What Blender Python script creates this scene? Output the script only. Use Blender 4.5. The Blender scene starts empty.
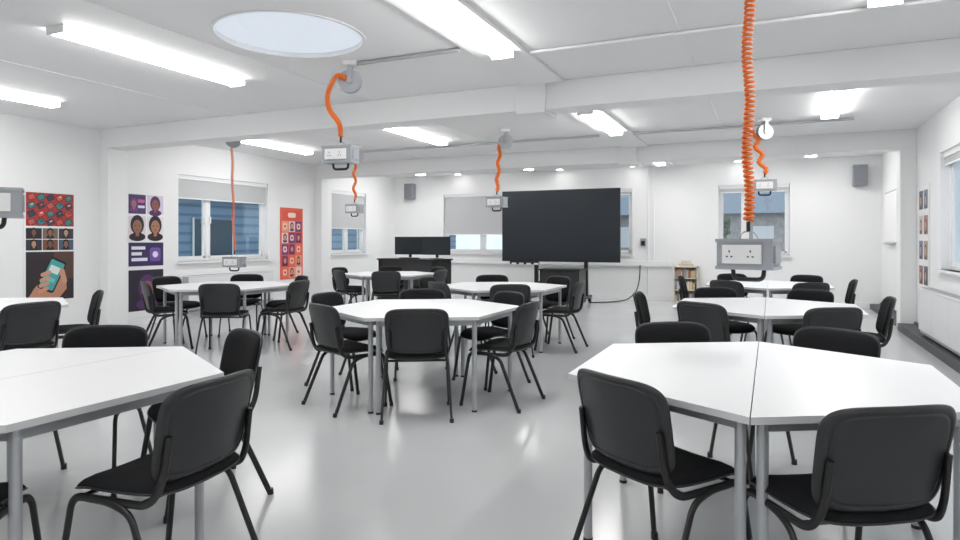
import bpy, math, random
from mathutils import Vector, Matrix
random.seed(4)
C = bpy.context
sc = C.scene

# ------------------------------------------------------------ materials
MC = {}
def mat(name, col, rough=0.5, metal=0.0, emis=0.0, noise=0.0, nscale=20.0, spec=0.5, bump=0.0, ecol=None):
    if name in MC: return MC[name]
    m = bpy.data.materials.new(name); m.use_nodes = True
    nt = m.node_tree; b = nt.nodes['Principled BSDF']
    b.inputs['Base Color'].default_value = (*col, 1)
    b.inputs['Roughness'].default_value = rough
    b.inputs['Metallic'].default_value = metal
    b.inputs['Specular IOR Level'].default_value = spec
    if emis > 0:
        b.inputs['Emission Color'].default_value = (*(ecol or col), 1)
        b.inputs['Emission Strength'].default_value = emis
    if noise > 0 or bump > 0:
        tc = nt.nodes.new('ShaderNodeTexCoord')
        n = nt.nodes.new('ShaderNodeTexNoise'); n.inputs['Scale'].default_value = nscale
        n.inputs['Detail'].default_value = 4
        nt.links.new(tc.outputs['Object'], n.inputs['Vector'])
        if noise > 0:
            r = nt.nodes.new('ShaderNodeValToRGB')
            r.color_ramp.elements[0].position = 0.3; r.color_ramp.elements[1].position = 0.7
            r.color_ramp.elements[0].color = (*[c*(1-noise) for c in col], 1)
            r.color_ramp.elements[1].color = (*[min(1, c*(1+noise)) for c in col], 1)
            nt.links.new(n.outputs['Fac'], r.inputs['Fac'])
            nt.links.new(r.outputs['Color'], b.inputs['Base Color'])
        if bump > 0:
            bp = nt.nodes.new('ShaderNodeBump'); bp.inputs['Strength'].default_value = bump
            bp.inputs['Distance'].default_value = 0.002
            nt.links.new(n.outputs['Fac'], bp.inputs['Height'])
            nt.links.new(bp.outputs['Normal'], b.inputs['Normal'])
    MC[name] = m
    return m

def pc(r, g, b):   # print colour from sRGB 0-255
    f = lambda c: ((c/255)/12.92 if c/255 <= .04045 else (((c/255)+.055)/1.055)**2.4)
    return mat('print_%d_%d_%d' % (r, g, b), (f(r), f(g), f(b)), 0.45)

WALL = mat('wall_paint', (.86, .865, .87), .6, noise=.006, nscale=3)
CEIL = mat('ceiling_paint', (.89, .893, .9), .65, noise=.006, nscale=2)
BEAM = mat('beam_paint', (.88, .885, .89), .55)
FLOOR = mat('vinyl_floor', (.535, .548, .555), .2, noise=.025, nscale=1.6, spec=.5)
UPVC = mat('white_upvc', (.84, .85, .86), .35)
BLIND = mat('blind_fabric', (.52, .53, .54), .8)
TOP = mat('table_laminate', (.86, .865, .875), .35)
EDGE = mat('table_edge', (.62, .63, .64), .4)
LEG = mat('grey_metal', (.45, .47, .49), .35, metal=.3)
FAB = mat('black_fabric', (.012, .0125, .014), .9, noise=.35, nscale=260, bump=.6, spec=.2)
PLA = mat('black_plastic', (.021, .022, .024), .40, noise=.08, nscale=300, bump=.15)
BLK = mat('black_steel', (.012, .012, .013), .35)
SCR = mat('screen_glass', (.022, .028, .035), .3, spec=.35)
ORG = mat('orange_cable', (.86, .19, .02), .4)
GBOX = mat('grey_housing', (.37, .39, .42), .4)
WPL = mat('white_plastic', (.86, .86, .86), .3)
DGR = mat('dark_grey_skirting', (.05, .052, .058), .5)
STL = mat('steel', (.5, .5, .5), .35, metal=.8)
ALU = mat('aluminium_trim', (.45, .46, .47), .4)
LAMP = mat('lamp_diffuser', (1, 1, 1), .5, emis=26, ecol=(1, .985, .965))
WOOD = mat('shelf_birch', (.62, .50, .36), .5)
SPKM = mat('speaker_grey', (.27, .29, .32), .5)

def glassmat():
    m = bpy.data.materials.new('window_glass'); m.use_nodes = True
    nt = m.node_tree; nt.nodes.clear()
    o = nt.nodes.new('ShaderNodeOutputMaterial'); mx = nt.nodes.new('ShaderNodeMixShader')
    t = nt.nodes.new('ShaderNodeBsdfTransparent'); g = nt.nodes.new('ShaderNodeBsdfGlossy')
    g.inputs['Roughness'].default_value = .02
    t.inputs['Color'].default_value = (.93, .97, .98, 1)
    mx.inputs[0].default_value = .06
    nt.links.new(t.outputs[0], mx.inputs[1]); nt.links.new(g.outputs[0], mx.inputs[2])
    nt.links.new(mx.outputs[0], o.inputs[0]); return m
GLASS = glassmat()
def opalmat():
    m = bpy.data.materials.new('skylight_opal'); m.use_nodes = True
    nt = m.node_tree; nt.nodes.clear()
    o = nt.nodes.new('ShaderNodeOutputMaterial'); mx = nt.nodes.new('ShaderNodeMixShader'); mx.inputs[0].default_value=.35
    t = nt.nodes.new('ShaderNodeBsdfTranslucent'); t.inputs['Color'].default_value = (.74, .75, .77, 1)
    d = nt.nodes.new('ShaderNodeBsdfDiffuse'); d.inputs['Color'].default_value = (.85, .85, .86, 1)
    nt.links.new(t.outputs[0], mx.inputs[1]); nt.links.new(d.outputs[0], mx.inputs[2])
    nt.links.new(mx.outputs[0], o.inputs[0]); return m
OPAL = opalmat()

# ------------------------------------------------------------ mesh builder
class MB:
    def __init__(s): s.v=[]; s.f=[]; s.m=[]; s.s=[]; s.mats=[]
    def mi(s, m):
        if m not in s.mats: s.mats.append(m)
        return s.mats.index(m)
    def add(s, vs, fs, m, smooth=False, xf=None):
        b = len(s.v); k = s.mi(m)
        for p in vs:
            p = Vector(p)
            if xf is not None: p = xf @ p
            s.v.append(p)
        for f in fs:
            s.f.append([b+i for i in f]); s.m.append(k); s.s.append(smooth)
    def box(s, x0, x1, y0, y1, z0, z1, m, xf=None):
        vs = [(x0,y0,z0),(x1,y0,z0),(x1,y1,z0),(x0,y1,z0),(x0,y0,z1),(x1,y0,z1),(x1,y1,z1),(x0,y1,z1)]
        s.add(vs, [(0,3,2,1),(4,5,6,7),(0,1,5,4),(1,2,6,5),(2,3,7,6),(3,0,4,7)], m, False, xf)
    def prism(s, poly, z0, z1, m, mside=None, xf=None):
        n = len(poly)
        vs = [(x,y,z0) for x,y in poly]+[(x,y,z1) for x,y in poly]
        s.add(vs, [tuple(range(n))[::-1], tuple(range(n,2*n))], m, False, xf)
        s.add(vs, [(i,(i+1)%n,n+(i+1)%n,n+i) for i in range(n)], mside or m, False, xf)
    def tube(s, path, r, m, n=10, ry=None, caps=True, xf=None):
        P = [Vector(p) for p in path]; ry = ry or r
        T = []
        for i in range(len(P)):
            a = P[max(0,i-1)]; b = P[min(len(P)-1,i+1)]
            T.append((b-a).normalized())
        up = Vector((0,0,1)) if abs(T[0].z) < .9 else Vector((1,0,0))
        N = (up - T[0]*up.dot(T[0])).normalized()
        vs=[]; 
        for i,p in enumerate(P):
            N = (N - T[i]*N.dot(T[i])).normalized(); B = T[i].cross(N)
            rr = r[i] if isinstance(r,(list,tuple)) else r
            r2 = rr if isinstance(r,(list,tuple)) else ry
            for k in range(n):
                a = 2*math.pi*k/n
                vs.append(p + N*(math.cos(a)*rr) + B*(math.sin(a)*r2))
        fs=[]
        for i in range(len(P)-1):
            for k in range(n):
                a=i*n+k; b=i*n+(k+1)%n
                fs.append((a,b,b+n,a+n))
        s.add(vs, fs, m, True, xf)
        if caps:
            s.add(vs[:n], [tuple(range(n))[::-1]], m, False, xf)
            s.add(vs[-n:], [tuple(range(n))], m, False, xf)
    def pad(s, w, h, prof, fn, m, e=5.0, n=48):
        vs=[]; fs=[]
        def ring(r, off):
            st=len(vs)
            for k in range(n):
                t=2*math.pi*k/n; c,d=math.cos(t),math.sin(t)
                a=math.copysign(abs(c)**(2/e),c)*r*w/2; b=math.copysign(abs(d)**(2/e),d)*r*h/2
                vs.append(fn(a,b,off))
            return st
        rings=[]
        for side in (1,2):
            c=len(vs); vs.append(fn(0,0,prof[0][side])); prev=None
            for q in prof[1:]:
                st=ring(q[0],q[side])
                for k in range(n):
                    k2=(k+1)%n
                    if prev is None: f=(c,st+k,st+k2)
                    else: f=(prev+k,st+k,st+k2,prev+k2)
                    fs.append(f if side==1 else f[::-1])
                prev=st
            rings.append(prev)
        a,b=rings
        for k in range(n):
            k2=(k+1)%n; fs.append((a+k,b+k,b+k2,a+k2))
        s.add(vs,fs,m,True)
    def mesh(s, name):
        me=bpy.data.meshes.new(name); me.from_pydata([tuple(v) for v in s.v],[],s.f)
        for m in s.mats: me.materials.append(m)
        me.polygons.foreach_set('material_index', s.m); me.polygons.foreach_set('use_smooth', s.s)
        me.update(); return me
def obj(name, mb, loc=(0,0,0), rz=0, bevel=0):
    me = mb if isinstance(mb, bpy.types.Mesh) else mb.mesh(name)
    o=bpy.data.objects.new(name, me); C.collection.objects.link(o)
    o.location=loc; o.rotation_euler=(0,0,rz)
    if bevel:
        b=o.modifiers.new('bevel','BEVEL'); b.width=bevel; b.segments=2; b.limit_method='ANGLE'; b.angle_limit=math.radians(50)
    return o
def rp(pts, r=.05, k=5):
    P=[Vector(p) for p in pts]; out=[P[0]]
    for i in range(1,len(P)-1):
        a,b,c=P[i-1],P[i],P[i+1]
        d1=min(r,(a-b).length*.45); d2=min(r,(c-b).length*.45)
        p=b+(a-b).normalized()*d1; q=b+(c-b).normalized()*d2
        for j in range(k+1):
            t=j/k; out.append(p*(1-t)**2+b*2*t*(1-t)+q*t*t)
    out.append(P[-1]); return out
def circ(r,n=24,cx=0,cy=0): return [(cx+r*math.cos(2*math.pi*i/n), cy+r*math.sin(2*math.pi*i/n)) for i in range(n)]

# ------------------------------------------------------------ room shell
XL,XR,YB,YF,H=-9.0,1.95,-3.5,14.4,2.95
BY=[1.4,6.3,11.2]
TH=.22
def wall(name,L,openings,loc,rz):
    mb=MB(); xs=0
    for a0,a1,z0,z1 in sorted(openings):
        mb.box(xs,a0,0,TH,0,H,WALL)
        mb.box(a0,a1,0,TH,0,z0,WALL); mb.box(a0,a1,0,TH,z1,H,WALL); xs=a1
    mb.box(xs,L,0,TH,0,H,WALL)
    return obj(name,mb,loc,rz)
WN=[0]
def window(a0,a1,z0,z1,loc,rz,mull=(.5,),blind=.3,transom=None):
    WN[0]+=1; w=a1-a0; h=z1-z0; mb=MB(); f=.055
    y0,y1=.10,.165
    mb.box(0,w,y0,y1,0,f,UPVC); mb.box(0,w,y0,y1,h-f,h,UPVC)
    mb.box(0,f,y0,y1,f,h-f,UPVC); mb.box(w-f,w,y0,y1,f,h-f,UPVC)
    ed=[0]+[m*w for m in mull]+[w]
    for m in ed[1:-1]: mb.box(m-.04,m+.04,y0,y1,f,h-f,UPVC)
    for i in range(len(ed)-1):
        s0=ed[i]+(f if i==0 else .04); s1=ed[i+1]-(f if i==len(ed)-2 else .04); g=.035
        mb.box(s0,s0+g,y0+.01,y1-.01,f,h-f,UPVC); mb.box(s1-g,s1,y0+.01,y1-.01,f,h-f,UPVC)
        mb.box(s0,s1,y0+.01,y1-.01,f,f+g,UPVC); mb.box(s0,s1,y0+.01,y1-.01,h-f-g,h-f,UPVC)
        hx=s1-g/2 if i%2==0 else s0+g/2
        mb.box(hx-.012,hx+.012,y0-.02,y0+.01,h*.45,h*.45+.12,UPVC)
    mb.box(f,w-f,.128,.134,f,h-f,GLASS)
    mb.box(-.04,w+.04,-.06,.10,-.03,0.0,UPVC)
    M=Matrix.Translation(loc)@Matrix.Rotation(rz,4,'Z')@Matrix.Translation((a0,0,z0))
    o=obj('window_%d'%WN[0],mb); o.matrix_world=M
    if blind>0:
        b=MB(); b.box(.01,w-.01,.03,.09,h-.07,h,UPVC); b.box(.02,w-.02,.05,.053,h-blind,h-.05,BLIND)
        b.box(.02,w-.02,.045,.058,h-blind-.02,h-blind,UPVC)
        b.tube([(w-.03,.04,h-.06),(w-.03,.04,h*.35)],.002,UPVC,5)
        o2=obj('roller_blind',b); o2.matrix_world=M
R90=math.pi/2
lo=[(2.7,4.8,.95,2.42,.38,(.33,)),(7.65,9.75,.95,2.42,.38,(.33,)),(11.75,13.1,1.0,2.45,.85,(.5,)),(-2.4,.3,.95,2.42,.38,(.5,))]
wall('wall_left',YF-YB,[(a-YB,b-YB,c,d) for a,b,c,d,_,_ in lo],(XL,YB,0),R90)
for a,b,c,d,bl,mu in lo: window(a-YB,b-YB,c,d,(XL,YB,0),R90,mu,bl)
fo=[(-7.55,-5.45,1.0,2.47,1.0,(.5,)),(-4.9,-2.81,1.0,2.47,.12,(.5,)),(-1.0,.36,1.0,2.47,.14,(.38,))]
wall('wall_far',XR-XL,[(a-XL,b-XL,c,d) for a,b,c,d,_,_ in fo],(XL,YF,0),0)
for a,b,c,d,bl,mu in fo: window(a-XL,b-XL,c,d,(XL,YF,0),0,mu,bl)
ro=[(7.6,9.75,.95,2.42,.15,(.5,)),(2.7,4.8,.95,2.42,.15,(.5,))]
wall('wall_right',YF-YB,[(YF-b,YF-a,c,d) for a,b,c,d,_,_ in ro],(XR,YF,0),-R90)
for a,b,c,d,bl,mu in ro: window(YF-b,YF-a,c,d,(XR,YF,0),-R90,mu,bl)
wall('wall_back',XR-XL,[],(XR,YB,0),math.pi)

mb=MB(); mb.box(XL-TH,XR+TH,YB-TH,YF+TH,-.15,0,FLOOR); obj('floor',mb)
SX,SY,SR=-3.50,4.04,.575
mb=MB(); q=.7; t=.1
mb.box(XL-TH,XR+TH,YB-TH,SY-q,H,H+t,CEIL); mb.box(XL-TH,XR+TH,SY+q,YF+TH,H,H+t,CEIL)
mb.box(XL-TH,SX-q,SY-q,SY+q,H,H+t,CEIL); mb.box(SX+q,XR+TH,SY-q,SY+q,H,H+t,CEIL)
n=64; inn=[];out=[]
for i in range(n):
    a=2*math.pi*i/n; c,s_=math.cos(a),math.sin(a); k=q/max(abs(c),abs(s_))
    inn.append((SX+SR*c,SY+SR*s_)); out.append((SX+k*c,SY+k*s_))
vs=[(x,y,H) for x,y in inn]+[(x,y,H) for x,y in out]
mb.add(vs,[(i,(i+1)%n,n+(i+1)%n,n+i) for i in range(n)],CEIL)
obj('ceiling',mb)
mb=MB()
def ring(r0,z0,r1,z1,m,smooth=True):
    vs=[(r0*math.cos(2*math.pi*i/n),r0*math.sin(2*math.pi*i/n),z0) for i in range(n)]+[(r1*math.cos(2*math.pi*i/n),r1*math.sin(2*math.pi*i/n),z1) for i in range(n)]
    mb.add(vs,[(i,(i+1)%n,n+(i+1)%n,n+i) for i in range(n)],m,smooth)
ring(SR+.02,-.008,SR-.005,-.008,UPVC,False); ring(SR+.02,-.008,SR+.02,.0,UPVC); ring(SR-.005,-.008,SR-.005,.04,UPVC)
pr=[(.0,.13),(.2,.12),(.4,.09),(SR,.03)]
for i in range(3):
    ring(*pr[i],*pr[i+1],OPAL)
obj('round_skylight',mb,(SX,SY,H))

for y in BY:
    mb=MB(); mb.box(XL,XR,y-.02,y+.30,2.67,H,BEAM)
    mb.box(-2.42,-2.10,y-.06,y+.34,2.63,H-.001,BEAM)
    obj('ceiling_beam',mb,bevel=.006)
    for nm,x0,x1 in (('pilaster',XL,XL+.17),('pilaster',XR-.2,XR)):
        mb=MB(); mb.box(x0,x1,y-.02,y+.30,0,2.67,BEAM); obj('trim_pilaster',mb,bevel=.006)
mb=MB()
segs=[(YB,1.34),(1.74,6.24),(6.64,11.14),(11.54,YF)]
for a,b in segs: mb.box(-2.34,-1.90,a,b,H-.03,H,BEAM)
obj('ceiling_beam',mb,bevel=.005)
mb=MB()
for a,b in segs:
    for x in (-6.35,-4.25,-.65):
        mb.box(x-.012,x+.012,a,b,H-.006,H,BEAM)
obj('trim_ceiling_batten',mb)
for nm,x0,x1,y0,y1,m in (('baseboard_far',XL,XR,YF-.02,YF,UPVC),('baseboard_left',XL,XL+.02,YB,YF-.02,UPVC)):
    mb=MB(); mb.box(x0,x1,y0,y1,0,.1,m); obj(nm,mb)
mb=MB()
mb.box(XR-.03,XR,YB,YF-.02,0,.12,DGR); mb.box(XR-.2,XR-.03,11.52,YF-.05,0.0,.09,DGR); mb.box(XR-.25,XR-.03,6.65,11.1,0,.10,DGR)
obj('baseboard_right',mb)
mb=MB(); mb.box(-8.9,-1.95,YF-.06,YF,.74,.86,UPVC); obj('trim_dado_trunking',mb,bevel=.004)
mb=MB(); mb.tube([(-2.45,YF-.03,.1),(-2.45,YF-.03,H)],.018,UPVC); mb.tube([(-2.33,YF-.03,.86),(-2.33,YF-.03,H)],.012,UPVC)
obj('trim_conduit',mb)
mb=MB(); mb.box(-2.62,-2.5,YF-.05,YF,1.18,1.36,GBOX); mb.box(-2.6,-2.52,YF-.055,YF-.05,1.2,1.3,BLK); obj('wall_isolator_switch',mb,bevel=.004)

# ------------------------------------------------------------ light fittings
def strip(x,y0,y1):
    mb=MB(); L=y1-y0
    mb.box(-.09,.09,0,L,-.025,0,WPL); mb.box(-.10,.10,-.012,.0,-.062,0,WPL); mb.box(-.10,.10,L,L+.012,-.062,0,WPL)
    prof=[(-.095,-.015),(-.092,-.040),(-.065,-.058),(.065,-.058),(.092,-.040),(.095,-.015)]
    k=len(prof); vs=[(px,0,pz) for px,pz in prof]+[(px,L,pz) for px,pz in prof]
    mb.add(vs,[(i,i+1,k+i+1,k+i) for i in range(k-1)],LAMP,False)
    zz=H-.03 if abs(x+2.07)<.1 else H
    obj('ceiling_strip_light',mb,(x,y0,zz))
for x in (-7.72,-4.95,-2.07,.70):
    dy=.1 if x>-3 else 0
    if x<-7: dy=-.1
    strip(x,3.10+dy,4.92+dy); strip(x,7.7,9.4); strip(x,-1.6,.2); strip(x,11.9,13.6)
for x,y in ((-7.0,14.12),(-4.4,14.12),(-2.75,14.12),(-.6,14.12)):
    mb=MB(); mb.prism(circ(.085),-.02,0,WPL); mb.prism(circ(.065),-.024,-.019,LAMP); obj('ceiling_downlight',mb,(x,y,H))

def conduit(pts,r=.014,m=UPVC,nm='trim_ceiling_conduit'):
    mb=MB(); mb.tube(pts,r,m,8); obj(nm,mb)
conduit([(-1.88,5.18,H-.02),(XR,5.18,H-.02)])
conduit([(-7.0,9.72,H-.03),(-2.4,9.72,H-.03)],.018,LEG); conduit([(-1.88,9.72,H-.03),(1.0,9.72,H-.03)],.018,LEG)

# ------------------------------------------------------------ tables
LHALF,SHALF,DEP=.86,.44,.74
def table_mesh():
    mb=MB(); g=.002
    poly=[(g,-LHALF),(DEP,-SHALF),(DEP,SHALF),(g,LHALF)]
    mb.prism(poly,.715,.74,TOP,EDGE)
    ins=[(.035,-LHALF+.13),(DEP-.07,-SHALF+.07),(DEP-.07,SHALF-.07),(.035,LHALF-.13)]
    for i in range(4):
        a=Vector((*ins[i],0)); b=Vector((*ins[(i+1)%4],0)); d=(b-a).normalized(); L=(b-a).length
        ang=math.atan2(d.y,d.x); xf=Matrix.Translation((a.x,a.y,0))@Matrix.Rotation(ang,4,'Z')
        mb.box(0,L,-.012,.012,.665,.715,LEG,xf)
        mb.tube([(a.x,a.y,0.012),(a.x,a.y,.715)],.019,LEG,16)
        mb.tube([(a.x,a.y,0),(a.x,a.y,.015)],.021,BLK,16)
    return mb.mesh('trapezoidal_table')
TM=table_mesh()

# ------------------------------------------------------------ chair
def chair_mesh():
    mb=MB()
    def tilt(z): return -.195-(z-.46)*.22
    def fb(a,b,off):
        z=.655+b; t=(b+.18)/.36; x=a*(.93+.07*t)
        return (x, tilt(z)+.75*x*x+off, z+.10*x*x*(-1 if b>0 else .3))
    prof=[(0,.004,-.014),(.5,.004,-.014),(.80,.004,-.014),(.835,.004,-.014),(.85,.004,-.010),(.868,.004,-.010),(.882,.004,-.014),(.93,.004,-.013),(.975,.003,-.009),(1,.0,-.003)]
    mb.pad(.478,.345,prof,fb,PLA,e=5.5,n=64)
    prof=[(0,.034,.003),(.5,.034,.003),(.8,.031,.003),(.92,.024,.003),(.97,.016,.003),(1,.008,.003)]
    mb.pad(.458,.325,prof,fb,FAB,e=5.5,n=64)
    def fs(a,b,off):
        y=b+.0; d=max(0,(y-.08)/.13)
        return (a*(1-.06*(-y/.22 if y<0 else 0)), y, .455+.22*a*a-.035*d*d+off)
    prof=[(0,.030,-.002),(.5,.030,-.002),(.8,.027,-.002),(.92,.020,-.002),(.97,.012,-.002),(1,.004,-.002)]
    mb.pad(.475,.43,prof,fs,FAB,e=4.5,n=56)
    prof=[(0,-.001,-.016),(.5,-.001,-.016),(.85,-.001,-.016),(.95,0,-.012),(1,0,-.004)]
    mb.pad(.485,.44,prof,fs,PLA,e=4.5,n=56)
    for sx in (-1,1):
        X=lambda v: sx*v
        mb.tube(rp([(X(.252),.235,.0),(X(.232),.17,.425),(X(.222),-.165,.425),(X(.205),-.21,.50),(X(.20),-.232,.66)],.05,6),.0095,BLK,10,ry=.0145)
        mb.tube(rp([(X(.252),-.27,.0),(X(.234),-.10,.395),(X(.232),.0,.425),(X(.232),.10,.425)],.045,5),.0095,BLK,10,ry=.0145)
        for y in (.235,-.27): mb.tube([(X(.252),y,0),(X(.2515),y*.99,.03)],.016,BLK,10)
    for y in (.13,-.12):
        mb.tube([(-.225,y,.425),(.225,y,.425)],.009,BLK,8)
    return mb.mesh('classroom_chair')
CM=chair_mesh()

hexv=[(0,LHALF),(DEP,SHALF),(DEP,-SHALF),(0,-LHALF),(-DEP,-SHALF),(-DEP,SHALF)]
SIDE={'NE':(0,1),'E':(1,2),'SE':(2,3),'SW':(3,4),'W':(4,5),'NW':(5,0)}
def group(cx,cy,chairs,rz=0):
    o=obj('trapezoidal_table',TM,(cx,cy,0),rz); o=obj('trapezoidal_table',TM,(cx,cy,0),rz+math.pi)
    R=Matrix.Rotation(rz,2)
    for k,spec in chairs.items():
        d,lat,jr=spec
        a,b=[Vector(hexv[i]) for i in SIDE[k]]
        mid=(a+b)/2; t=(b-a).normalized(); nrm=Vector((-t.y,t.x))
        if nrm.dot(mid)<0: nrm=-nrm
        p=mid+nrm*d+t*lat; p=R@p; nn=R@nrm
        obj('classroom_chair',CM,(cx+p.x,cy+p.y,0),math.atan2(nn.x,-nn.y)+math.radians(jr))
group(-.06,3.13,{'SW':(-.09,0,-4),'SE':(-.05,.09,3),'NW':(-.02,0,0),'NE':(0,-.11,0)})
group(-2.92,1.65,{'E':(.10,-.05,5),'NE':(.04,-.20,6),'NW':(-.0,-.08,0),'SE':(-.09,-.12,0),'W':(.05,0,0)})
group(-2.74,4.83,{'SE':(-.09,.04,0),'E':(.0,0,-3),'SW':(-.07,0,6),'NW':(-.03,0,0),'NE':(-.02,0,0),'W':(.08,.05,0)})
group(-3.12,7.5,{'SE':(-.05,0,0),'E':(.05,0,0),'SW':(-.05,0,0),'NW':(-.03,0,0),'NE':(.03,0,0),'W':(.08,0,0)})
group(-6.05,9.5,{'SE':(-.05,0,0),'E':(.05,0,0),'SW':(-.05,0,0),'NW':(0,0,0),'NE':(.03,0,0),'W':(.08,0,0)})
group(-6.37,6.15,{'SE':(-.02,-.2,0),'E':(.12,-.08,8),'SW':(-.05,0,0),'NW':(0,0,0),'NE':(.03,-.05,0),'W':(.12,0,0)})
group(-6.50,3.28,{'E':(.16,.1,0),'NE':(.03,0,0),'SE':(0,0,0),'SW':(-.05,0,0),'W':(.1,0,0)})
group(-.04,6.22,{'SE':(-.03,0,0),'E':(-.0,-.3,0),'SW':(-.03,0,0),'NW':(0,0,0),'NE':(.05,-.12,0),'W':(.12,-.05,0)})
group(-.03,9.25,{'SE':(-.03,0,0),'E':(.0,0,0),'SW':(-.03,0,0),'NW':(0,0,0),'NE':(.03,0,0),'W':(.12,0,0)})

# ------------------------------------------------------------ hanging power boxes
def coil(mb,path,R,pitch,r):
    P=[Vector(p) for p in path]
    d=[0]
    for i in range(1,len(P)): d.append(d[-1]+(P[i]-P[i-1]).length)
    L=d[-1]; turns=L/pitch; N=int(turns*12); pts=[]; j=0
    T=(P[1]-P[0]).normalized(); up=Vector((1,0,0)) if abs(T.x)<.9 else Vector((0,1,0)); Nn=(up-T*up.dot(T)).normalized()
    for i in range(N+1):
        s=L*i/N
        while j<len(P)-2 and d[j+1]<s: j+=1
        t=(s-d[j])/max(1e-6,d[j+1]-d[j]); c=P[j].lerp(P[j+1],t)
        T=(P[j+1]-P[j]).normalized(); Nn=(Nn-T*Nn.dot(T)).normalized(); B=T.cross(Nn)
        a=2*math.pi*i/12
        pts.append(c+Nn*R*math.cos(a)+B*R*math.sin(a))
    mb.tube(pts,r,ORG,6)
def powerbox(x,y,z,rz,path,reel,pitch=.02,R=.026,wr=.0075,w=.14,paths=()):
    mb=MB(); xf=Matrix.Rotation(rz,4,'Z')
    h,dp=.072,.08
    mb.box(-w,w,-dp,dp,-h,h,GBOX,xf)
    mb.box(-w-.006,w+.006,-dp-.006,dp+.006,h-.012,h+.004,GBOX,xf)
    mb.box(-w-.006,w+.006,-dp-.006,dp+.006,-h-.004,-h+.012,GBOX,xf)
    for sy in (-1,1):
        yy=sy*dp
        mb.box(-w+.03,w-.045 if sy<0 else w-.03,min(yy,yy+sy*.012),max(yy,yy+sy*.012),-h+.026,h-.026,WPL,xf)
        for ox in (-.065,.035):
            y2=yy+sy*.013
            for (px,pz,pw,ph) in ((0,.014,.003,.006),(-.011,-.012,.005,.003),(.011,-.012,.005,.003)):
                mb.box(ox+px-pw,ox+px+pw,min(yy,y2),max(yy,y2),pz-ph,pz+ph,BLK,xf)
    mb.box(w,w+.01,-dp+.03,dp-.03,-h+.03,h-.03,GBOX,xf)
    mb.tube(rp([(-.075,0,-h),(-.07,0,-h-.055),(.07,0,-h-.055),(.075,0,-h)],.03),.011,BLK,8,xf=xf)
    mb.tube(rp([(-.05,0,h),(-.03,0,h+.04),(.03,0,h+.04),(.05,0,h)],.02),.004,STL,6,xf=xf)
    mb.tube([(0,0,h+.04),(0,0,h+.09)],.010,BLK,8,xf=xf)
    zt=H-.18-z
    rx,ry=reel
    X=Matrix.Translation((rx,ry,zt))@Matrix.Rotation(.5,4,'Z')
    def disc(y0,y1,r,m): mb.tube([(0,y0,0),(0,y1,0)],r,m,28,xf=X)
    disc(-.035,-.025,.105,LEG); disc(.025,.035,.105,LEG); disc(-.025,.025,.085,GBOX); disc(-.05,.05,.03,STL)
    mb.box(-.02,.02,-.055,.055,.10,.14,STL,X); mb.box(-.06,.06,-.06,.06,.14,.18,WPL,X)
    mb.box(-.02,.02,-.058,-.050,-.02,.14,STL,X); mb.box(-.02,.02,.050,.058,-.02,.14,STL,X)
    coil(mb,path,R,pitch,wr)
    for p in paths: coil(mb,p,R,pitch,wr)
    obj('hanging_power_socket',mb,(x,y,z))
def zig(z0,z1,wob=.01,end=(0,0),n=14):
    return [(end[0]*i/n+wob*math.sin(i*1.3)*(0<i<n), end[1]*i/n, z0+(z1-z0)*i/n) for i in range(n+1)]
powerbox(-.10,3.47,1.25,-.25,zig(.165,H-.12-1.25,.008),(.08,.04),pitch=.024,R=.020,wr=.0075,w=.13)
powerbox(-3.50,4.70,2.08,.15,rp([(0,0,.165),(.0,0,.22),(-.02,0,.30),(-.14,0,.42),(-.15,0,.58),(-.04,0,.74),(-.01,.10,.70)],.08),(.0,.14),pitch=.013,R=.018,wr=.006)
powerbox(-3.70,8.76,1.88,-.1,zig(.165,.86,.02,(.05,0)),(.14,.0),pitch=.017,R=.022,wr=.008)
powerbox(-.07,9.4,2.05,.1,zig(.165,.76,.04,(-.14,0)),(.0,.0),pitch=.016,R=.024,wr=.008)
powerbox(-6.56,9.2,1.86,-.1,zig(.165,.90,.03),(.06,.0),pitch=.017,R=.020,wr=.007)
powerbox(-7.1,7.0,1.0,.2,zig(.165,1.84,.01,(-.05,0)),(-.02,.0),pitch=.028,R=.017,wr=.006)
powerbox(-3.62,1.92,1.51,1.0,zig(.165,1.3,.0,(-.1,-.06)),(-.1,-.06),pitch=.026,R=.02,wr=.008,w=.15)
conduit([(-3.44,4.86,H-.02),(-2.4,4.86,H-.02)],.018,LEG)

# ------------------------------------------------------------ AV
mb=MB()
x0,x1,z0,z1=-1.29,1.29,.86,2.38
mb.box(x0,x1,-.03,.03,z0,z1,BLK); mb.box(x0+.015,x1-.015,-.033,-.029,z0+.03,z1-.015,SCR)
mb.box(x0+.3,x1-.3,.03,.09,z0+.3,z1-.3,BLK)
for sx in (-.55,.55):
    mb.box(sx-.04,sx+.04,.09,.15,.12,1.9,BLK); mb.box(sx-.04,sx+.04,-.38,.45,.09,.15,BLK)
    for yy in (-.34,.41):
        mb.tube([(sx-.03,yy,.045),(sx+.03,yy,.045)],.045,BLK,16); mb.box(sx-.035,sx+.035,yy-.02,yy+.02,.05,.1,STL)
mb.box(-.55,.55,.10,.14,.35,.43,BLK); mb.box(-.55,.55,.10,.14,1.2,1.3,BLK)
mb.box(-1.1,-.45,-.06,.02,.80,.86,BLK)
for k in range(4): mb.box(-1.05+k*.17,-.95+k*.17,-.075,-.06,.79,.83,WPL)
obj('display_on_mobile_stand',mb,(-4.06,13.0,0),0,bevel=.004)
mb=MB(); mb.box(-.40,.40,-.25,.25,.08,.10,BLK); mb.box(-.40,-.37,-.25,.25,.10,.72,BLK); mb.box(.37,.40,-.25,.25,.10,.72,BLK)
mb.box(-.42,.42,-.27,.27,.72,.75,BLK); mb.box(-.37,.37,.22,.25,.1,.72,BLK); mb.box(-.37,-.01,-.245,-.225,.11,.71,PLA); mb.box(.01,.37,-.245,-.225,.11,.71,PLA)
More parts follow.
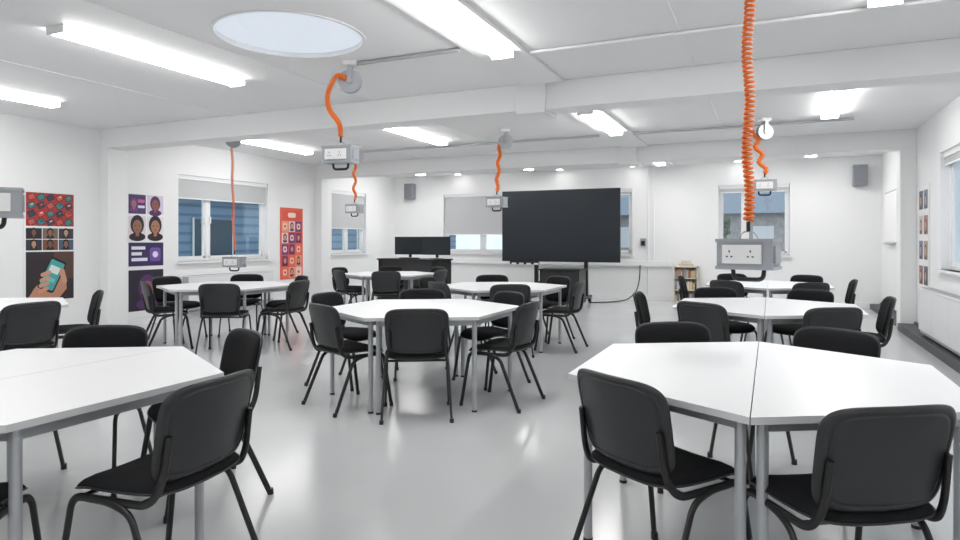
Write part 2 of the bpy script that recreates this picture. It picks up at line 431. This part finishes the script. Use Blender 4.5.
mb.box(-.05,-.03,-.26,-.245,.36,.46,STL); mb.box(.03,.05,-.26,-.245,.36,.46,STL)
for sx in (-.33,.33):
    for yy in (-.19,.19): mb.tube([(sx-.02,yy,.04),(sx+.02,yy,.04)],.04,BLK,14)
obj('av_cabinet',mb,(-3.75,12.25,0),0,bevel=.004)
mb=MB()
P=[(-2.62,YF-.06,.76),(-2.62,YF-.10,.5),(-2.66,YF-.2,.2),(-2.8,YF-.5,.03),(-3.0,YF-.9,.014),(-3.2,13.3,.014),(-3.45,13.1,.014)]
mb.tube(rp(P,.2,6),.013,BLK,8); obj('power_cable',mb)
mb=MB()
mb.box(-.75,.75,-.35,.35,.90,.93,BLK); mb.box(-.72,-.69,-.33,.33,0,.90,BLK); mb.box(.69,.72,-.33,.33,0,.90,BLK); mb.box(-.69,.69,-.30,-.27,.12,.90,PLA)
mb.box(.2,.66,-.26,.30,.1,.88,PLA)
obj('presenter_desk',mb,(-6.85,11.75,0),-.15,bevel=.004)
for dx,a in ((-.37,.12),(.33,-.1)):
    mb=MB(); mb.box(-.34,.34,-.02,.02,.08,.46,BLK); mb.box(-.33,.33,-.023,-.019,.095,.45,SCR); mb.box(-.03,.03,.02,.05,.02,.3,BLK); mb.box(-.12,.12,-.08,.10,0,.012,BLK)
    obj('computer_monitor',mb,(-6.66+dx,11.80-dx*.15,.93),a,bevel=.003)
mb=MB(); mb.box(-.22,.22,-.07,.07,0,.02,BLK)
for i in range(4):
    for j in range(13): mb.box(-.21+j*.032,-.183+j*.032,-.06+i*.03,-.035+i*.03,.02,.026,PLA)
obj('keyboard',mb,(-6.85,11.54,.93),-.15)

for x in (-8.47,1.58):
    mb=MB(); mb.box(-.12,.12,-.2,-.02,-.2,.2,SPKM); mb.box(-.105,.105,-.206,-.2,-.185,.185,mat('speaker_grille',(.22,.23,.25),.7,noise=.3,nscale=400))
    mb.box(-.03,.03,-.02,.0,-.06,.06,BLK); obj('wall_speaker',mb,(x,YF-.002,2.57),0,bevel=.008)
mb=MB(); mb.box(-.03,0,0,1.25,0,.92,ALU); mb.box(-.034,-.028,.025,1.225,.025,.895,WPL); mb.box(-.08,-.03,.1,1.1,-.01,.005,ALU)
obj('whiteboard',mb,(XR-.003,12.55,1.26))
def radiator(loc,rz,L):
    mb=MB(); PN=mat('radiator_enamel',(.80,.81,.82),.35); np_=int(L/.75); pw=L/np_
    mb.box(.005,L-.005,-.15,-.02,.0,.56,ALU)
    for i in range(np_): mb.box(i*pw+.003,(i+1)*pw-.003,-.165,-.15,.04,.555,PN)
    mb.box(0,L,-.17,-.015,.56,.578,PN)
    nn=int(L/.06)
    for i in range(nn): mb.box(.04+i*.06,.07+i*.06,-.15,-.03,.578,.581,LEG)
    mb.box(.1,.14,-.02,0,.1,.5,WPL); mb.box(L-.14,L-.1,-.02,0,.1,.5,WPL)
    obj('radiator',mb,loc,rz)
radiator((XR-.035,9.9,.13),-R90,3.0)
radiator((XL+.025,7.7,.14),R90,2.0)
mb=MB(); w,h,d=.24,.76,.28
SH=mat('pale_shelf',(.72,.66,.56),.5)
mb.box(-w,-w+.018,-d,0,0,h,SH); mb.box(w-.018,w,-d,0,0,h,SH); mb.box(-w,w,-.01,0,0,h,SH)
for z in (.0,.25,.50,h-.018): mb.box(-w,w,-d,0,z,z+.018,SH)
cols=[pc(180,130,105),pc(220,200,150),pc(140,145,155),pc(215,215,205),pc(170,175,160),pc(190,170,140),pc(110,105,105)]
for z in (.018,.268,.518):
    x=-w+.03
    while x<w-.06:
        t=random.uniform(.015,.035); hh=random.uniform(.14,.20)
        mb.box(x,x+t,-d+.04,-.05,z,z+hh,random.choice(cols)); x+=t+.002
mb.box(-.15,.12,-.22,-.06,h,h+.05,WOOD); mb.box(-.1,.08,-.2,-.08,h+.05,h+.12,cols[3])
obj('bookcase',mb,(-1.63,YF-.03,0))

# ------------------------------------------------------------ posters
def poly(mb,pts,y,m): 
    k=len(pts); mb.add([(x,y,z) for x,z in pts],[tuple(range(k))],m)
def rect(mb,a,b,c,d,y,m): poly(mb,[(a,b),(c,b),(c,d),(a,d)],y,m)
def rrect(mb,cx,cz,w,h,ang,y,m,r=.2):
    pts=[]
    for sx,sz in ((1,1),(-1,1),(-1,-1),(1,-1)):
        for k in range(4):
            a0={(1,1):0,(-1,1):90,(-1,-1):180,(1,-1):270}[(sx,sz)]+k*30; rr=r*min(w,h)
            px=sx*(w/2-rr)+rr*math.cos(math.radians(a0)); pz=sz*(h/2-rr)+rr*math.sin(math.radians(a0))
            c,s=math.cos(ang),math.sin(ang); pts.append((cx+px*c-pz*s,cz+px*s+pz*c))
    poly(mb,pts,y,m)
def ell(mb,cx,cz,a,b,y,m,n=20): poly(mb,[(cx+a*math.cos(2*math.pi*i/n),cz+b*math.sin(2*math.pi*i/n)) for i in range(n)],y,m)
def face(mb,cx,cz,s,y,skin,hair):
    ell(mb,cx,cz+.15*s,.62*s,.80*s,y,hair); ell(mb,cx,cz-.85*s,.75*s,.35*s,y-.0005,hair); rrect(mb,cx,cz-.55*s,.3*s,.5*s,0,y-.001,skin)
    ell(mb,cx,cz,.42*s,.56*s,y-.0015,skin)
    ell(mb,cx-.16*s,cz+.06*s,.07*s,.035*s,y-.002,pc(25,20,20)); ell(mb,cx+.16*s,cz+.06*s,.07*s,.035*s,y-.002,pc(25,20,20)); ell(mb,cx,cz-.27*s,.13*s,.05*s,y-.002,pc(150,60,60))
mb=MB(); w=.68; mb.box(0,w,-.008,0,0,1.50,pc(238,238,238)); y=-.009
rect(mb,.02,1.03,w-.02,1.48,y,pc(168,52,48))
sc_=[pc(205,80,66),pc(50,130,132),pc(60,54,76),pc(226,180,160)]
for i in range(5):
    for j in range(4):
        cx=.09+i*.124; cz=1.085+j*.112
        rrect(mb,cx,cz,.10,.085,.45,y-.001,pc(34,36,46),.12); rrect(mb,cx,cz,.080,.066,.45,y-.002,sc_[(i+2*j)%3],.1)
        rrect(mb,cx+.006,cz+.012,.04,.018,.45,y-.003,sc_[(i+j+1)%4],.2)
for i in range(3):
    for j in range(2):
        rect(mb,.02+i*.215,.70+j*.155,.225+i*.215,.845+j*.155,y,[pc(45,45,60),pc(120,80,60),pc(70,90,110),pc(35,30,38),pc(120,100,90),pc(60,50,70)][i+3*j])
        face(mb,.12+i*.215,.785+j*.155,.07,y-.001,[pc(190,150,120),pc(120,84,66),pc(150,100,80)][(i+j)%3],pc(30,24,26))
rect(mb,.02,.02,w-.02,.68,y,pc(44,34,40)); rect(mb,.38,.3,w-.02,.68,y-.0005,pc(84,60,52))
poly(mb,[(.03,.03),(.45,.03),(.56,.16),(.55,.34),(.42,.42),(.22,.30),(.12,.18)],y-.001,pc(190,136,110))
rrect(mb,.36,.36,.24,.46,-.45,y-.002,pc(22,24,30),.15); rrect(mb,.36,.36,.20,.40,-.45,y-.003,pc(70,165,165),.1)
rrect(mb,.39,.43,.14,.10,-.45,y-.004,pc(220,230,225),.1); rrect(mb,.33,.30,.14,.06,-.45,y-.004,pc(120,195,190),.1)
for k in range(4): rrect(mb,.24+.012*k,.16+k*.075,.15,.05,.35,y-.005,pc(206,150,122),.5)
rrect(mb,.51,.34,.07,.22,.25,y-.005,pc(206,150,122),.5)
obj('wall_poster',mb,(XL+.002,5.22,.48),R90)
mb=MB(); w=.68; mb.box(0,w,-.008,0,0,2.06,pc(240,240,242)); y=-.009
rect(mb,.03,1.62,.33,1.92,y,pc(70,52,100)); rect(mb,.35,1.62,.65,1.92,y,pc(215,205,225))
face(mb,.5,1.77,.15,y-.001,pc(140,90,76),pc(86,44,96)); face(mb,.12,1.77,.10,y-.001,pc(170,110,120),pc(120,60,130)); rrect(mb,.25,1.82,.12,.05,.0,y-.001,pc(200,100,160)); rrect(mb,.25,1.73,.12,.04,.0,y-.001,pc(230,220,240))
rect(mb,.03,1.22,.33,1.58,y,pc(226,214,222)); rect(mb,.35,1.22,.65,1.58,y,pc(232,226,228))
face(mb,.18,1.42,.19,y-.001,pc(150,104,82),pc(38,28,34)); face(mb,.5,1.42,.19,y-.001,pc(168,120,96),pc(40,28,36))
rect(mb,.03,.80,.65,1.17,y,pc(52,40,88))
for k,(a,c) in enumerate(((.08,.32),(.08,.26),(.08,.36))): rect(mb,a,1.06-k*.09,c,1.11-k*.09,y-.001,pc(235,230,240))
rrect(mb,.5,.98,.2,.22,0,y-.001,pc(112,82,160)); ell(mb,.5,.98,.05,.05,y-.002,pc(230,220,240))
rect(mb,.03,.10,.65,.74,y,pc(40,32,50)); face(mb,.36,.42,.26,y-.001,pc(140,84,96),pc(84,44,100))
obj('wall_poster',mb,(XL+.002,6.70,.11),R90)
mb=MB(); w=.68; mb.box(0,w,-.008,0,0,1.46,pc(226,96,72)); y=-.009
rrect(mb,.34,1.31,.54,.18,0,y,pc(222,84,62),.1); rrect(mb,.34,1.31,.24,.10,0,y-.001,pc(246,214,204),.4)
for j in range(5):
    for i in range(3):
        c=[pc(236,110,84),pc(110,66,130),pc(240,160,130),pc(150,60,96),pc(235,205,200)][(i*2+j*3)%5]
        rect(mb,.04+i*.205,.03+j*.235,.23+i*.205,.245+j*.235,y,c)
        if (i+j)%2: face(mb,.135+i*.205,.145+j*.235,.085,y-.001,pc(214,160,140),pc(84,40,70))
        else: rrect(mb,.135+i*.205,.14+j*.235,.11,.12,0,y-.001,pc(244,206,190),.3); ell(mb,.135+i*.205,.14+j*.235,.03,.03,y-.002,pc(200,70,60))
obj('wall_poster',mb,(XL+.002,10.08,.52),R90)
mb=MB(); w=.66; mb.box(0,w,-.008,0,0,1.46,pc(240,240,240)); y=-.009
for j in range(4):
    for i in range(2):
        rect(mb,.05+i*.3,.08+j*.35,.30+i*.3,.34+j*.35,y,[pc(160,110,105),pc(110,130,160),pc(210,204,190),pc(90,90,105),pc(180,150,130)][(i*3+j)%5])
        face(mb,.17+i*.3,.2+j*.35,.10,y-.001,pc(200,160,140),pc(70,56,56))
obj('wall_poster',mb,(XR-.002,10.98,.62),-R90)

# ------------------------------------------------------------ exterior
mb=MB(); mb.box(-70,60,-40,80,-.5,-.4,mat('paving',(.34,.35,.36),.9,noise=.2,nscale=.5)); obj('exterior_ground',mb)
CLAD=mat('blue_cladding',(.22,.33,.45),.45); CLD2=mat('blue_cladding_band',(.14,.22,.32),.5)
DR=mat('slate_roof',(.24,.29,.35),.6)
mb=MB(); mb.box(-24,-17,10,34,-.4,2.7,CLAD)
for i in range(10): mb.box(-17,-16.98,10,34,-.3+i*.3,-.22+i*.3,CLD2)  # darker blue horizontal bands along the cladding
mb.prism([(-24.5,2.7),(-16.6,2.7),(-20,3.9)],0,1,DR,xf=Matrix(((1,0,0,0),(0,0,24.4,9.8),(0,1,0,0),(0,0,0,1))))
for i in range(4): 
    mb.box(-16.97,-16.93,15+i*4.5,16.6+i*4.5,.7,2.0,mat('dark_pane',(.05,.08,.11),.1))
    mb.box(-16.98,-16.92,14.95+i*4.5,15.0+i*4.5,.65,2.05,UPVC); mb.box(-16.98,-16.92,16.6+i*4.5,16.65+i*4.5,.65,2.05,UPVC)
obj('neighbouring_building',mb)
BRK=mat('pale_brick',(.46,.43,.42),.8,noise=.2,nscale=3)
mb=MB(); mb.box(-14,10,44,54,-.4,3.0,BRK); mb.prism([(43.5,3.0),(54.5,3.0),(49,5.4)],0,1,DR,xf=Matrix(((0,0,25,-14.5),(1,0,0,0),(0,1,0,0),(0,0,0,1))))
for i in range(8): mb.box(-13+i*3,-11.8+i*3,43.95,44,.8,2.2,UPVC)
obj('neighbouring_building',mb)
LEAF=mat('foliage',(.17,.21,.14),.9,noise=.5,nscale=4); BARK=mat('bark',(.08,.06,.045),.9)
def tree(x,y,hh):
    mb=MB(); mb.tube([(0,0,-.4),(.05,0,hh*.3),(0,.05,hh*.55),(0,0,hh*.9)],[.14,.11,.08,.02],BARK,8)
    for i in range(9):
        a=i*2.4; z=hh*(.35+.05*i); rr=hh*.22*(1-.05*i)
        mb.tube([(0,0,z),(rr*math.cos(a)*.5,rr*math.sin(a)*.5,z+.2),(rr*math.cos(a),rr*math.sin(a),z+.5)],[.05,.035,.015],BARK,6)
    for i in range(26):
        a=random.uniform(0,6.28); z=hh*random.uniform(.42,1.0); rr=hh*.24*random.random()
        c=Vector((rr*math.cos(a),rr*math.sin(a),z)); s=hh*random.uniform(.05,.09)
        vs=[];fs=[]
        for u in range(5):
            for v in range(8):
                ph=math.pi*(u+.5)/5; th=2*math.pi*v/8; k=s*random.uniform(.75,1.2)
                vs.append(c+Vector((k*math.sin(ph)*math.cos(th),k*math.sin(ph)*math.sin(th),k*math.cos(ph))))
        for u in range(4):
            for v in range(8): fs.append((u*8+v,u*8+(v+1)%8,(u+1)*8+(v+1)%8,(u+1)*8+v))
        mb.add(vs,fs,LEAF,True)
    obj('garden_tree',mb,(x,y,0))
for t in ((-6,40,4),(-2.6,41,2.6),(4.5,42,3.5),(8,16,5),(9,20,4.5),(-10,40,5)): tree(*t)

# ------------------------------------------------------------ world + camera
w=bpy.data.worlds.new('sky'); sc.world=w; w.use_nodes=True; nt=w.node_tree
bg=nt.nodes['Background']
tc=nt.nodes.new('ShaderNodeTexCoord'); sp=nt.nodes.new('ShaderNodeSeparateXYZ'); cr=nt.nodes.new('ShaderNodeValToRGB')
nt.links.new(tc.outputs['Generated'],sp.inputs[0]); nt.links.new(sp.outputs['Z'],cr.inputs['Fac']); nt.links.new(cr.outputs['Color'],bg.inputs['Color'])
cr.color_ramp.elements[0].color=(.74,.81,.88,1); cr.color_ramp.elements[1].color=(.80,.86,.95,1)
bg.inputs['Strength'].default_value=1.5
cam=bpy.data.cameras.new('camera'); co=bpy.data.objects.new('camera',cam); C.collection.objects.link(co)
co.location=(0,0,1.32); co.rotation_euler=(math.pi/2,0,math.radians(24.4))
cam.sensor_width=36; cam.lens=24; cam.shift_y=-30/960; cam.clip_start=.05
sc.camera=co
sc.view_settings.view_transform='Standard'
sc.view_settings.look='None'
